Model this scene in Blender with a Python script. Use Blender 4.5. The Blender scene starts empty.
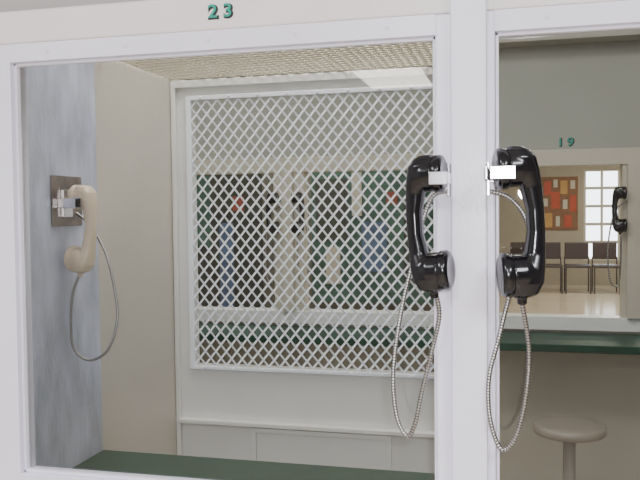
import bpy, bmesh, math
from mathutils import Vector, Matrix
H=1.4   # eye height; heights below are given relative to eye level and lifted by H
scene=bpy.context.scene
col=scene.collection

# ---------------------------------------------------------------- materials
def mat(name,color,rough=.5,metal=0.,noise=0.,nscale=8.,bump=0.,bscale=60.,dark=None,spec=.5,coat=0,stretch=(1,1,1)):
    m=bpy.data.materials.new(name); m.use_nodes=True
    nt=m.node_tree; b=nt.nodes['Principled BSDF']
    b.inputs['Base Color'].default_value=(*color,1); b.inputs['Roughness'].default_value=rough
    b.inputs['Metallic'].default_value=metal
    b.inputs['Specular IOR Level'].default_value=spec
    b.inputs['Coat Weight'].default_value=coat
    tc=nt.nodes.new('ShaderNodeTexCoord'); mp=nt.nodes.new('ShaderNodeMapping'); mp.inputs['Scale'].default_value=stretch
    nt.links.new(tc.outputs['Object'],mp.inputs['Vector'])
    if noise>0:
        n=nt.nodes.new('ShaderNodeTexNoise'); n.inputs['Scale'].default_value=nscale; n.inputs['Detail'].default_value=6
        nt.links.new(mp.outputs[0],n.inputs['Vector'])
        r=nt.nodes.new('ShaderNodeValToRGB')
        d=dark or tuple(c*(1-noise) for c in color)
        r.color_ramp.elements[0].color=(*d,1); r.color_ramp.elements[1].color=(*color,1)
        r.color_ramp.elements[0].position=.3; r.color_ramp.elements[1].position=.65
        nt.links.new(n.outputs['Fac'],r.inputs['Fac']); nt.links.new(r.outputs['Color'],b.inputs['Base Color'])
    if bump>0:
        n=nt.nodes.new('ShaderNodeTexNoise'); n.inputs['Scale'].default_value=bscale
        nt.links.new(mp.outputs[0],n.inputs['Vector'])
        bp=nt.nodes.new('ShaderNodeBump'); bp.inputs['Strength'].default_value=bump; bp.inputs['Distance'].default_value=.002
        nt.links.new(n.outputs['Fac'],bp.inputs['Height']); nt.links.new(bp.outputs['Normal'],b.inputs['Normal'])
    return m
M_frame=mat('painted_frame_white',(.82,.80,.91),.3,noise=.05,nscale=5,bump=.15,bscale=120)
M_header=mat('painted_header_cream',(.80,.76,.74),.4,noise=.05,nscale=4,bump=.15)
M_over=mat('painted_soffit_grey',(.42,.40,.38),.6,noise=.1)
M_cream=mat('booth_cream_paint',(.58,.54,.47),.4,noise=.08,nscale=3,bump=.25,bscale=80)
M_blue=mat('booth_bluish_paint',(.57,.61,.76),.30,noise=.45,nscale=7,bump=.8,bscale=50,stretch=(1,2.2,.8))
M_white=mat('booth_white_paint',(.76,.75,.73),.35,noise=.06,nscale=4,bump=.2)
M_screen=mat('screen_white_paint',(.86,.89,.95),.35,noise=.05)
M_sill=mat('sill_white_paint',(.80,.81,.80),.4,noise=.05)
M_ceilmesh=mat('ceiling_mesh_paint',(.68,.62,.48),.5,noise=.1)
M_green=mat('green_laminate',(.003,.048,.032),.5,noise=.3,nscale=10,spec=.15)
M_far=mat('far_wall_grey_green',(.35,.36,.32),.6,noise=.06,nscale=2)
M_farlow=mat('far_lower_wall',(.40,.38,.33),.6,noise=.08,nscale=2)
M_farcream=mat('far_trim_cream',(.54,.50,.42),.5,noise=.05)
M_black=mat('black_bakelite',(.004,.004,.006),.2,spec=.5,coat=.2)
M_beige=mat('beige_plastic',(.68,.55,.41),.3,noise=.05,coat=.3)
M_chrome=mat('chrome',(.85,.85,.90),.18,1.)
M_steel=mat('armored_steel',(.42,.41,.40),.3,1.)
M_steeld=mat('armored_steel_groove',(.07,.07,.07),.5,.8)
M_plate=mat('phone_plate_steel',(.26,.22,.20),.32,.85,noise=.45,nscale=25)
M_floor=mat('polished_floor',(.56,.48,.36),.14,noise=.10,nscale=2,spec=.6)
M_ceil=mat('ceiling_paint',(.45,.44,.40),.8,noise=.05)
M_near=mat('near_wall_paint',(.42,.40,.37),.7,noise=.06)
M_hall=mat('hall_wall_paint',(.36,.32,.25),.7,noise=.06)
M_dark=mat('dark_panel',(.16,.15,.12),.6,noise=.5,nscale=3)
M_dark2=mat('darker_panel',(.04,.045,.035),.6,noise=.4,nscale=5)
M_teal=mat('teal_panel',(.06,.15,.115),.5,noise=.6,nscale=4)
M_bluep=mat('reflection_blue',(.10,.16,.30),.6,noise=.5,nscale=6)  # blue of a person's reflection in the glass, painted onto the backdrops
M_redd=mat('reflection_dull_red',(.30,.07,.045),.7,noise=.3)  # reddish bits of the same reflection, put in as surface colour
M_red=mat('red_paper',(.42,.07,.03),.7,noise=.2)
M_yellow=mat('yellow_paper',(.48,.28,.08),.7,noise=.2)
M_paper=mat('white_paper',(.50,.46,.38),.7,noise=.1)
M_cork=mat('cork_board',(.24,.12,.06),.8,noise=.4,nscale=40)
M_chair=mat('chair_vinyl',(.04,.025,.025),.5,noise=.2)
M_stool=mat('stool_beige',(.27,.24,.21),.35,noise=.12)
M_stoolleg=mat('stool_post_paint',(.26,.24,.22),.45,noise=.1)
M_numg=mat('number_teal_green',(.0,.30,.22),.5)
M_numk=mat('number_black',(.01,.01,.01),.5)
M_housing=mat('fixture_white',(.8,.8,.8),.5)

g=bpy.data.materials.new('window_glass'); g.use_nodes=True; nt=g.node_tree
for n in list(nt.nodes): nt.nodes.remove(n)
o=nt.nodes.new('ShaderNodeOutputMaterial'); mx=nt.nodes.new('ShaderNodeMixShader')
tr=nt.nodes.new('ShaderNodeBsdfTransparent'); gl=nt.nodes.new('ShaderNodeBsdfGlossy'); fr=nt.nodes.new('ShaderNodeFresnel')
tr.inputs['Color'].default_value=(.92,.94,.93,1); gl.inputs['Roughness'].default_value=.01; fr.inputs['IOR'].default_value=1.8
nt.links.new(fr.outputs[0],mx.inputs[0]); nt.links.new(tr.outputs[0],mx.inputs[1]); nt.links.new(gl.outputs[0],mx.inputs[2]); nt.links.new(mx.outputs[0],o.inputs[0])
M_glass=g

# ---------------------------------------------------------------- helpers
def link(name,me,mats,parent=None,loc=(0,0,0),rot=(0,0,0),smooth=False):
    ob=bpy.data.objects.new(name,me); col.objects.link(ob)
    for m in (mats if isinstance(mats,(list,tuple)) else [mats]):
        if m.name not in me.materials: me.materials.append(m)
    ob.location=loc; ob.rotation_euler=rot
    if parent: ob.parent=parent
    if smooth:
        for p in me.polygons: p.use_smooth=True
    return ob
def empty(name,loc=(0,0,0),rot=(0,0,0)):
    e=bpy.data.objects.new(name,None); e.empty_display_size=.05; col.objects.link(e); e.location=loc; e.rotation_euler=rot; return e
def addbox(bm,b,mi=0):
    x0,x1,y0,y1,z0,z1=b[:6]
    vs=[bm.verts.new(v) for v in [(x0,y0,z0),(x1,y0,z0),(x1,y1,z0),(x0,y1,z0),(x0,y0,z1),(x1,y0,z1),(x1,y1,z1),(x0,y1,z1)]]
    for f in [(3,2,1,0),(4,5,6,7),(0,1,5,4),(1,2,6,5),(2,3,7,6),(3,0,4,7)]:
        fc=bm.faces.new([vs[i] for i in f]); fc.material_index=b[6] if len(b)>6 else mi
def boxes(name,bl,mats,parent=None,bevel=0.0,lift=True,loc=(0,0,0),rot=(0,0,0)):
    """boxes given with z relative to eye level"""
    bm=bmesh.new()
    for b in bl:
        b=list(b)
        if lift: b[4]+=H; b[5]+=H
        addbox(bm,b)
    me=bpy.data.meshes.new(name); bm.to_mesh(me); bm.free()
    ob=link(name,me,mats,parent,loc,rot)
    if bevel>0:
        md=ob.modifiers.new('bevel','BEVEL'); md.width=bevel; md.segments=2; md.limit_method='ANGLE'
    return ob
def lathe(bm,prof,axis='Z',c=(0,0,0),n=32,mi=0):
    rings=[]
    for r,h in prof:
        ring=[]
        for i in range(n):
            a=2*math.pi*i/n; u,v=r*math.cos(a),r*math.sin(a)
            p={'Z':(u,v,h),'X':(h,u,v),'Y':(u,h,v)}[axis]
            ring.append(bm.verts.new((p[0]+c[0],p[1]+c[1],p[2]+c[2])))
        rings.append(ring)
    for a,b in zip(rings,rings[1:]):
        for i in range(n):
            f=bm.faces.new((a[i],a[(i+1)%n],b[(i+1)%n],b[i])); f.material_index=mi
    bm.faces.new(rings[0][::-1]).material_index=mi; bm.faces.new(rings[-1]).material_index=mi
def fin(bm,name,mats,parent=None,loc=(0,0,0),rot=(0,0,0),smooth=True,angle=None):
    bmesh.ops.recalc_face_normals(bm,faces=bm.faces)
    me=bpy.data.meshes.new(name); bm.to_mesh(me); bm.free()
    return link(name,me,mats,parent,loc,rot,smooth)
def cat(pts,n=14):
    P=[Vector(p) for p in pts]; P=[P[0]*2-P[1]]+P+[P[-1]*2-P[-2]]; out=[]
    for i in range(1,len(P)-2):
        a,b,c,d=P[i-1:i+3]
        for k in range(n):
            t=k/n
            out.append(.5*((2*b)+(c-a)*t+(2*a-5*b+4*c-d)*t*t+(3*b-a-3*c+d)*t**3))
    out.append(P[-2]); return out
def cord(name,pts,r,parent,pitch=.0048):
    path=cat(pts)
    L=[0]
    for a,b in zip(path,path[1:]): L.append(L[-1]+(b-a).length)
    turns=int(L[-1]/pitch); n=turns*4; rs=[]; j=0
    for i in range(n+1):
        s=L[-1]*i/n
        while j<len(L)-2 and L[j+1]<s: j+=1
        t=(s-L[j])/max(1e-9,L[j+1]-L[j]); rs.append(path[j].lerp(path[j+1],t))
    bm=bmesh.new(); prev=None; nn=10; up=Vector((0,1,0))
    for i,p in enumerate(rs):
        d=(rs[min(i+1,n)]-rs[max(i-1,0)]).normalized()
        s=d.cross(up)
        if s.length<.05: s=d.cross(Vector((1,0,0)))
        s.normalize(); q=d.cross(s)
        rr=r*(.84,1.0,1.04,1.0)[i%4]
        ring=[bm.verts.new(p+s*rr*math.cos(2*math.pi*k/nn)+q*rr*math.sin(2*math.pi*k/nn)) for k in range(nn)]
        if prev:
            for k in range(nn):
                f=bm.faces.new((prev[k],prev[(k+1)%nn],ring[(k+1)%nn],ring[k])); f.material_index=1 if i%4==0 else 0
        prev=ring
    return fin(bm,name,[M_steel,M_steeld],parent)

# ---------------------------------------------------------------- handset (local +X = back of the handle, cups face -X)
def handset_mesh():
    bm=bmesh.new()
    secs=[(-.113,.000,.014,.013),(-.108,.002,.023,.021),(-.092,.006,.028,.026),(-.072,.014,.025,.021),(-.050,.0215,.0190,.0150),(-.018,.0255,.0172,.0125),
          (.015,.0255,.0172,.0125),(.047,.0215,.0190,.0150),(.070,.013,.025,.021),(.090,.005,.026,.025),(.102,.001,.021,.020),(.107,.000,.013,.012)]
    prev=None; n=24; first=None
    for z,p,hy,hp in secs:
        ring=[]
        for i in range(n):
            a=2*math.pi*i/n; c,s=math.cos(a),math.sin(a); e=.75
            ring.append(bm.verts.new((p+hp*math.copysign(abs(c)**e,c),hy*math.copysign(abs(s)**e,s),z)))
        if prev:
            for i in range(n): bm.faces.new((prev[i],prev[(i+1)%n],ring[(i+1)%n],ring[i]))
        else: first=ring
        prev=ring
    bm.faces.new(first[::-1]); bm.faces.new(prev)
    lathe(bm,[(.014,.024),(.024,.018),(.0278,.006),(.0285,-.012)],'X',(0,0,.076))
    lathe(bm,[(.014,.024),(.025,.018),(.0295,.006),(.0305,-.014)],'X',(0,0,-.079))
    lathe(bm,[(.007,-.124),(.008,-.105),(.010,-.09)],'Z',(0,0,0))
    bmesh.ops.recalc_face_normals(bm,faces=bm.faces)
    me=bpy.data.meshes.new('handset_body'); bm.to_mesh(me); bm.free(); return me
def caps_mesh():
    bm=bmesh.new()
    for z,R,x in ((.076,.0305,-.012),(-.079,.0325,-.014)):
        lathe(bm,[(R-.003,x+.001),(R,x-.001),(R,x-.011),(R-.002,x-.0145),(R-.007,x-.0165),(R-.012,x-.0155),(.004,x-.0145)],'X',(0,0,z),40)
    bmesh.ops.recalc_face_normals(bm,faces=bm.faces)
    me=bpy.data.meshes.new('handset_caps'); bm.to_mesh(me); bm.free(); return me
def handset(parent,m,loc,rot,scale=1.,vox=.0014):
    e=empty('handset',loc,rot); e.parent=parent; e.scale=(scale,)*3
    b=link('handset_body',handset_mesh(),m,e,smooth=True)
    r=b.modifiers.new('remesh','REMESH'); r.mode='VOXEL'; r.voxel_size=vox; r.use_smooth_shade=True
    s=b.modifiers.new('smooth','SMOOTH'); s.iterations=8; s.factor=.6
    link('handset_caps',caps_mesh(),m,e,smooth=True)
    return e

# ================================================================ SHELL
ZC=1.30; ZF=-1.4; YR=-6.5
boxes('floor',[(-3.2,4.2,YR,15.2,ZF-.1,ZF)],M_floor)
boxes('ceiling',[(-3.2,4.2,YR,15.2,ZC,ZC+.1)],M_ceil)
boxes('wall_left',[(-3.3,-3.2,YR,15.2,ZF,ZC)],M_near)
boxes('wall_right',[(4.2,4.3,YR,15.2,ZF,ZC)],M_hall)
boxes('wall_rear',[(-3.2,4.2,YR-.1,YR,ZF,ZC)],M_near)

# front window wall --------------------------------------------------
XL,XM0,XM1,XR=-.945,-.130,-.033,.78
ZB,ZT=-.512,.2905
YF=1.335
boxes('wall_front',[(-3.2,-1.03,YF,1.38,ZF,.325),(.86,4.2,YF,1.38,ZF,.325),(-1.03,.86,YF,1.38,ZF,-.60)],M_frame,bevel=.002)
boxes('wall_front_upper',[(-3.2,4.2,1.40,1.44,.44,ZC)],M_frame)
boxes('trim_header',[(-3.2,4.2,1.322,1.44,.325,.388)],M_header,bevel=.004)
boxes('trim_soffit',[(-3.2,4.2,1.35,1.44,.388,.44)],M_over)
def window(name,x0,x1):
    e=empty(name)
    boxes('outer_frame',[(x0-.06 if x0<-.5 else x0-.001,x0,1.325,1.375,ZB-.08,ZT+.0345),(x1,x1+(.06 if x1>.3 else .001),1.325,1.375,ZB-.08,ZT+.0345),
        (x0,x1,1.325,1.375,ZT,ZT+.0345),(x0,x1,1.325,1.375,ZB-.08,ZB)],M_frame,e,bevel=.003)
    boxes('glazing_stop',[(x0,x0+.006,1.336,1.348,ZB,ZT),(x1-.006,x1,1.336,1.348,ZB,ZT),(x0,x1,1.336,1.348,ZT-.006,ZT),(x0,x1,1.336,1.348,ZB,ZB+.006)],M_frame,e,bevel=.0015)
    bm=bmesh.new(); vs=[bm.verts.new(v) for v in [(x0,1.352,ZB+H),(x1,1.352,ZB+H),(x1,1.352,ZT+H),(x0,1.352,ZT+H)]]; bm.faces.new(vs)
    fin(bm,'glass',M_glass,e,smooth=False)
    bm=bmesh.new()
    n=5
    for i in range(n):
        for zz in (ZT+.017,ZB-.02):
            lathe(bm,[(.0035,1.3252),(.0035,1.3238),(.002,1.323)],'Y',(x0+(x1-x0)*(i+.5)/n,0,zz+H),12)
    fin(bm,'frame_screws',M_frame,e)
window('window_1',XL,XM0); window('window_2',XM1,XR)
boxes('trim_mullion',[(XM0,XM1,1.325,1.375,ZB-.08,ZT+.0345),(-.1036,-.0454,1.300,1.3249,ZB-.5,.60)],M_frame,bevel=.003)

# partition and booth -----------------------------------------------
boxes('wall_partition',[(-.105,-.050,1.376,2.36,ZF,.44)],M_cream,bevel=.002)
boxes('wall_booth_left',[(-1.10,-1.05,1.385,1.82,ZF,.44,0),(-1.10,-1.052,1.82,2.36,ZF,.44,1)],[M_blue,M_cream])
YB=2.289
sx0,sx1,sz0,sz1=-1.0,-.15,-.498,.360
boxes('wall_back',[(-1.05,sx0+.01,YB,YB+.04,ZF,.41),(sx1-.01,-.105,YB,YB+.04,ZF,.41),(sx0+.01,sx1-.01,YB,YB+.04,sz1-.01,.41),(sx0+.01,sx1-.01,YB,YB+.04,ZF,sz0+.01)],M_white)
boxes('trim_back_wall',[(-1.05,-1.035,YB-.015,YB-.0005,-1.2,.408),(-1.035,-.106,YB-.02,YB-.0005,.385,.408),
      (-1.035,-.106,YB-.03,YB-.0005,-.668,-.655)],M_white,bevel=.002)
boxes('service_panel',[(-.80,-.36,YB-.012,YB-.0005,-.69,-.675),(-.80,-.785,YB-.012,YB-.0005,-1.0,-.69),(-.375,-.36,YB-.012,YB-.0005,-1.0,-.69),(-.785,-.375,YB-.004,YB-.0005,-1.0,-.69)],M_white,bevel=.002)

def diamond(bm,W,Hh,cw,ch,sw,th):
    nx=int(round(W/(cw/2))); nz=int(round(Hh/(ch/2))); dx=W/nx; dz=Hh/nz
    for i in range(nx):
        for j in range(nz):
            if (i+j)%2==0: a=(i*dx,j*dz); b=((i+1)*dx,(j+1)*dz); t=1
            else: a=(i*dx,(j+1)*dz); b=((i+1)*dx,j*dz); t=-1
            d=Vector((b[0]-a[0],b[1]-a[1])); d.normalize(); n=Vector((-d.y,d.x))*sw/2
            y0=-th/2; y1=th/2; k=th*.5*t
            c=[(a[0]+n.x,a[1]+n.y),(a[0]-n.x,a[1]-n.y),(b[0]-n.x,b[1]-n.y),(b[0]+n.x,b[1]+n.y)]
            v=[bm.verts.new((p[0],y0+(k if q in(0,3) else -k),p[1])) for q,p in enumerate(c)]+[bm.verts.new((p[0],y1+(k if q in(0,3) else -k),p[1])) for q,p in enumerate(c)]
            for f in [(0,1,2,3),(7,6,5,4),(0,4,5,1),(1,5,6,2),(2,6,7,3),(3,7,4,0)]: bm.faces.new([v[q] for q in f])
se=empty('security_screen')
bm=bmesh.new(); diamond(bm,sx1-sx0-.03,sz1-sz0-.03,.0350,.0430,.0062,.0025)
fin(bm,'expanded_metal',M_screen,se,loc=(sx0+.015,YB-.006,sz0+.015+H),smooth=False)
boxes('screen_frame',[(sx0,sx0+.016,YB-.014,YB-.0006,sz0,sz1),(sx1-.016,sx1,YB-.014,YB-.0006,sz0,sz1),(sx0+.016,sx1-.016,YB-.014,YB-.0006,sz1-.014,sz1),(sx0+.016,sx1-.016,YB-.014,YB-.0006,sz0,sz0+.012)],M_screen,se,bevel=.002)
bm=bmesh.new()
for i in range(9):
    for zz in (sz0+.006,sz1-.007):
        lathe(bm,[(.005,YB-.0142),(.005,YB-.017),(.003,YB-.019)],'Y',(sx0+.05+i*.094,0,zz+H),12)
fin(bm,'screen_bolts',M_screen,se)
ce=empty('mesh_ceiling')
bm=bmesh.new(); diamond(bm,.94,.900,.044,.030,.0055,.0025)
fin(bm,'expanded_metal',M_ceilmesh,ce,loc=(-1.048,1.384,.414+H),rot=(math.radians(-90),0,0),smooth=False)
boxes('support_angle',[(-1.049,-.106,1.385,1.395,.418,.435),(-1.049,-.106,1.84,1.852,.418,.435),(-1.049,-.106,2.27,2.286,.4185,.435)],M_ceilmesh,ce)
boxes('countertop',[(-1.049,-.106,1.386,1.82,-.655,-.62)],M_green,bevel=.004)
boxes('countertop',[(-.049,.86,1.386,1.78,-.655,-.62)],M_green,bevel=.004)

def number(txt,loc,size,parent_name='booth_number_sign'):
    e=empty(parent_name,loc)
    for nm,m,ext in (('digits_outline',M_numk,.0004),('digits',M_numg,.0006)):
        c=bpy.data.curves.new(nm,'FONT'); c.body=txt; c.size=size; c.align_x='CENTER'; c.align_y='CENTER'; c.extrude=ext
        c.space_character=1.5; c.offset=size*(.06 if nm!='digits' else .012)
        c.materials.append(m)
        ob=bpy.data.objects.new(nm,c); col.objects.link(ob); ob.parent=e; ob.rotation_euler=(math.pi/2,0,0)
        k=size*.05
        ob.location=(k,0,-k) if nm!='digits' else (0,-.0008,0)
        ob.scale=(1.15,1,1)
    return e
number('23',(-.511,1.3212,.356+H),.033)

# ================================================================ PHONES
P=empty('wall_telephone')
handset(P,M_black,(-.134,1.264,-.021+H),(0,math.radians(3),math.pi+math.radians(-10)),1.0)
boxes('mount_plate',[(-.1085,-.1040,1.285,1.322,.020,.075)],M_chrome,P,bevel=.001)
boxes('cradle_hook',[(-.150,-.1040,1.300,1.303,.038,.062),(-.132,-.103,1.2245,1.2275,.038,.058),(-.1065,-.103,1.2275,1.303,.040,.058)],M_chrome,P,bevel=.001)
cord('armored_cord',[(-.104,1.31,.031+H),(-.134,1.312,.021+H),(-.152,1.315,-.022+H),(-.165,1.312,-.076+H),(-.183,1.305,-.150+H),(-.196,1.30,-.225+H),(-.201,1.295,-.290+H),(-.194,1.29,-.350+H),
   (-.177,1.288,-.380+H),(-.163,1.285,-.357+H),(-.152,1.283,-.307+H),(-.134,1.28,-.233+H),(-.121,1.275,-.175+H),(-.126,1.266,-.132+H)],.0038,P)
P=empty('wall_telephone')
handset(P,M_black,(.003,1.255,-.019+H),(0,math.radians(-3),math.radians(12)),1.07)
boxes('mount_plate',[(-.0450,-.0405,1.285,1.322,.020,.075)],M_chrome,P,bevel=.001)
boxes('cradle_hook',[(-.0450,.010,1.300,1.304,.042,.066),(-.038,.000,1.2125,1.2155,.044,.064),(-.0450,-.0415,1.2125,1.304,.044,.064)],M_chrome,P,bevel=.001)
cord('armored_cord',[(-.045,1.31,.029+H),(-.012,1.312,.018+H),(.012,1.315,-.010+H),(.022,1.315,-.050+H),(.012,1.312,-.097+H),(-.010,1.305,-.145+H),(-.028,1.30,-.216+H),(-.043,1.295,-.279+H),
   (-.041,1.29,-.345+H),(-.023,1.288,-.392+H),(-.001,1.285,-.370+H),(.015,1.28,-.303+H),(.020,1.275,-.224+H),(.009,1.255,-.146+H)],.0038,P)
# beige phone on booth wall
P=empty('wall_telephone')
boxes('wall_plate',[(-1.0495,-1.045,1.610,1.738,-.032,.088)],M_plate,P,bevel=.001)
boxes('cradle_hook',[(-1.045,-.985,1.694,1.698,.012,.036),(-1.0,-.985,1.632,1.635,.012,.036),(-1.045,-.985,1.632,1.635,.012,.034),(-1.045,-1.036,1.645,1.682,-.010,.055)],M_chrome,P,bevel=.001)
handset(P,M_beige,(-1.002,1.664,-.036+H),(0,math.radians(4),math.radians(-4)),.95)
cord('armored_cord',[(-1.046,1.712,0.0+H),(-1.01,1.712,-.03+H),(-.965,1.70,-.09+H),(-.936,1.69,-.172+H),(-.923,1.68,-.255+H),(-.944,1.67,-.327+H),(-.990,1.665,-.353+H),(-1.028,1.66,-.327+H),(-1.035,1.66,-.267+H),(-1.029,1.66,-.196+H),(-1.012,1.664,-.147+H)],.0036,P)

# ================================================================ FAR BOOTH ROW  (Y = 4.05)
YW=4.05
boxes('wall_far',[(-3.2,4.2,YW,YW+.08,ZF,-.611,1),(-3.2,4.2,YW,YW+.08,.285,ZC,0)],[M_far,M_farlow])
boxes('trim_far_beam',[(-3.2,4.2,YW-.02,YW+.09,.205,.285)],M_farcream,bevel=.003)
boxes('trim_far_sill',[(-3.2,4.2,YW-.02,YW+.09,-.611,-.543)],M_sill,bevel=.003)
boxes('countertop',[(-3.15,4.15,3.66,YW-.025,-.655,-.62)],M_green,bevel=.004)
posts=[(-2.057,.05),(-1.187,.085),(-.317,.05),(.553,.05),(1.423,.05)]
boxes('trim_far_posts',[(p-w,p+w,YW-.01,YW+.08,-.543,.205) for p,w in posts]+[(p-.03,p+.03,YW-.045,YW-.01,-.543,.205) for p,w in posts],M_farcream,bevel=.003)
boxes('trim_far_cornice',[(-3.2,4.2,YW-.14,YW-.001,.80,ZC)],M_ceil)
number('19',(.238,YW-.001,.322+H),.056)
for p in (-1.187,.553):
    for s in (-1,1):
        P=empty('wall_telephone')
        handset(P,M_black,(p+s*.068,YW-.075,-.01+H),(0,0,0 if s>0 else math.pi),1.0,.003)
        xa,xb=sorted((p+s*.030,p+s*.07))
        boxes('cradle_hook',[(xa,xb,YW-.045,YW-.041,.045,.07)],M_chrome,P)
        cord('armored_cord',[(p+s*.03,YW-.04,.03+H),(p+s*.09,YW-.04,-.03+H),(p+s*.12,YW-.05,-.2+H),(p+s*.11,YW-.06,-.36+H),(p+s*.07,YW-.06,-.36+H),(p+s*.062,YW-.07,-.14+H)],.004,P,pitch=.012)
# stool
S=empty('stool',(.224,3.50,0))
bm=bmesh.new(); lathe(bm,[(.145,.425),(.152,.430),(.154,.445),(.150,.458),(.142,.463),(.10,.465),(.02,.4655)],'Z',n=48); fin(bm,'seat',M_stool,S)
bm=bmesh.new(); lathe(bm,[(.07,.410),(.07,.4249),(.03,.4249)],'Z',n=32); lathe(bm,[(.026,.01),(.026,.41)],'Z',n=32); lathe(bm,[(.10,0.0),(.10,.008),(.04,.014),(.03,.03)],'Z',n=32); fin(bm,'pedestal',M_stoolleg,S)

# room behind the far openings on the left
WD=boxes('wall_hall_divider',[(-3.2,-.42,6.2,6.3,ZF,ZC)],M_dark)
boxes('wall_hall_left',[(-.52,-.42,6.3,14.7,ZF,ZC)],M_hall)
boxes('reflection_backdrop',[(-1.62,-.62,6.17,6.1999,-.75,.42,0),(-1.58,-1.32,6.16,6.17,-.25,.25,1),(-1.2,-1.0,6.16,6.17,-.5,-.1,2),(-1.0,-.91,6.16,6.17,.04,.14,3),(-.86,-.70,6.16,6.17,-.6,.1,1),(-1.28,-1.2,6.16,6.17,-.05,.3,4),(-1.5,-1.38,6.155,6.16,-.6,-.3,4)],[M_teal,M_dark2,M_bluep,M_redd,M_farcream],WD)  # added backdrop; its blue and red patches paint in a person's reflection
boxes('reflection_backdrop',[(-2.80,-2.05,6.17,6.1999,-1.0,.35,0),(-2.42,-2.30,6.16,6.17,-.9,-.1,1),(-2.3,-2.20,6.16,6.17,0,.12,2),(-2.7,-2.5,6.16,6.17,-.3,.3,3)],[M_dark2,M_bluep,M_redd,M_teal],WD)  # added backdrop; tall blue strip stands in for the photographer's reflection

# hall far wall with windows
YH=14.7
wins=[(1.18,1.80),(1.98,2.60),(2.78,3.4)]
wz0,wz1=-.95,.66
bl=[(-.42,1.18,YH,YH+.2,ZF,ZC),(1.80,1.98,YH,YH+.2,ZF,ZC),(2.60,2.78,YH,YH+.2,ZF,ZC),(3.4,4.2,YH,YH+.2,ZF,ZC)]
for a,b in wins: bl+=[(a,b,YH,YH+.2,ZF,wz0),(a,b,YH,YH+.2,wz1,ZC)]
boxes('wall_hall_back',bl,M_hall)
for k,(a,b) in enumerate(wins):
    e=empty('window_%d'%(k+3)); m=(a+b)/2
    boxes('frame',[(a,a+.04,YH+.02,YH+.1,wz0,wz1),(b-.04,b,YH+.02,YH+.1,wz0,wz1),(m-.02,m+.02,YH+.02,YH+.1,wz0,wz1)]+[(a,b,YH+.03,YH+.09,wz0+i*(wz1-wz0)/5-.025,wz0+i*(wz1-wz0)/5+.025) for i in range(0,6)],M_farcream,e)
boxes('bulletin_board',[(.45,1.08,YH-.03,YH-.001,-.40,.55,0),(.50,.62,YH-.04,YH-.03,.22,.47,1),(.66,.73,YH-.04,YH-.03,.36,.50,3),(.78,.90,YH-.04,YH-.03,.24,.48,2),(.95,1.03,YH-.04,YH-.03,.33,.48,3),
  (.48,.56,YH-.04,YH-.03,.02,.16,3),(.62,.77,YH-.04,YH-.03,-.02,.28,1),(.82,.90,YH-.04,YH-.03,-.03,.14,3),(.94,1.05,YH-.04,YH-.03,-.08,.22,1),(.50,.64,YH-.04,YH-.03,-.36,-.1,2),(.70,.77,YH-.04,YH-.03,-.34,-.16,3),(.84,.98,YH-.04,YH-.03,-.36,-.14,1)],[M_cork,M_red,M_yellow,M_paper])
for i in range(6):
    x=.10+i*.44; y=13.4
    C=empty('waiting_chair',(x,y,0))
    boxes('seat',[(-.20,.20,-.22,.22,.42,.46)],M_chair,C,bevel=.015,lift=False)
    boxes('backrest',[(-.19,.19,.19,.23,.54,.82)],M_chair,C,bevel=.015,lift=False)
    boxes('legs',[(-.20,-.18,-.2,-.18,0,.42),(.18,.20,-.2,-.18,0,.42),(-.20,-.18,.2,.22,0,.58),(.18,.20,.2,.22,0,.58)],M_chair,C,lift=False)

# ================================================================ LIGHTS
def fixture(x,y,w,l,power,colr=(1,1,.97),z=ZC):
    e=empty('fluorescent_light',(x,y,z+H))
    boxes('housing',[(-w/2-.03,w/2+.03,-l/2-.03,l/2+.03,-.05,-.001)],M_housing,e,bevel=.005,lift=False)
    L=bpy.data.lights.new('tube_light','AREA'); L.shape='RECTANGLE'; L.size=w; L.size_y=l; L.energy=power; L.color=colr
    o=bpy.data.objects.new('diffuser_light',L); col.objects.link(o); o.parent=e; o.location=(0,0,-.056)
fixture(-1.12,-4.75,.62,1.1,32,(1,.97,.85))
fixture(-.5,-1.9,.6,1.2,85,(.93,.94,1))
fixture(1.3,-.9,.6,1.2,80,(.93,.94,1))
fixture(-2.0,-.4,.6,1.2,55,(.93,.94,1))
fixture(-.6,1.85,1.0,.6,34,(1,.98,.93))
fixture(.6,2.9,1.2,.3,12,(1,.98,.9))
fixture(-1.6,3.2,.8,.3,11,(1,.97,.88))
fixture(1.6,6.5,1.2,.6,80,(1,.94,.82))
fixture(1.6,9.5,1.2,.6,100,(1,.94,.82))
fixture(1.6,12.5,1.2,.6,80,(1,.94,.82))
fixture(-1.8,5.2,.8,.3,32,(1,.97,.9))
# the photographer's on-camera flash
F=bpy.data.lights.new('camera_flash','POINT'); F.energy=46; F.shadow_soft_size=.02; F.color=(.95,.95,1)
fo=bpy.data.objects.new('camera_flash',F); col.objects.link(fo); fo.location=(.03,-.03,H+.05)
w=bpy.data.worlds.new('overcast_sky'); scene.world=w; w.use_nodes=True
w.node_tree.nodes['Background'].inputs[0].default_value=(.88,.94,1,1); w.node_tree.nodes['Background'].inputs[1].default_value=6

# ================================================================ CAMERA
cam=bpy.data.cameras.new('camera'); cam.sensor_width=36; cam.lens=780/640*36; cam.clip_start=.02
co=bpy.data.objects.new('camera',cam); col.objects.link(co)
co.matrix_world=Matrix.Translation((0,0,H))@Matrix.Rotation(math.radians(14.1),4,'Z')@Matrix.Rotation(math.radians(90-2.2),4,'X')@Matrix.Rotation(-.011,4,'Z')
scene.camera=co
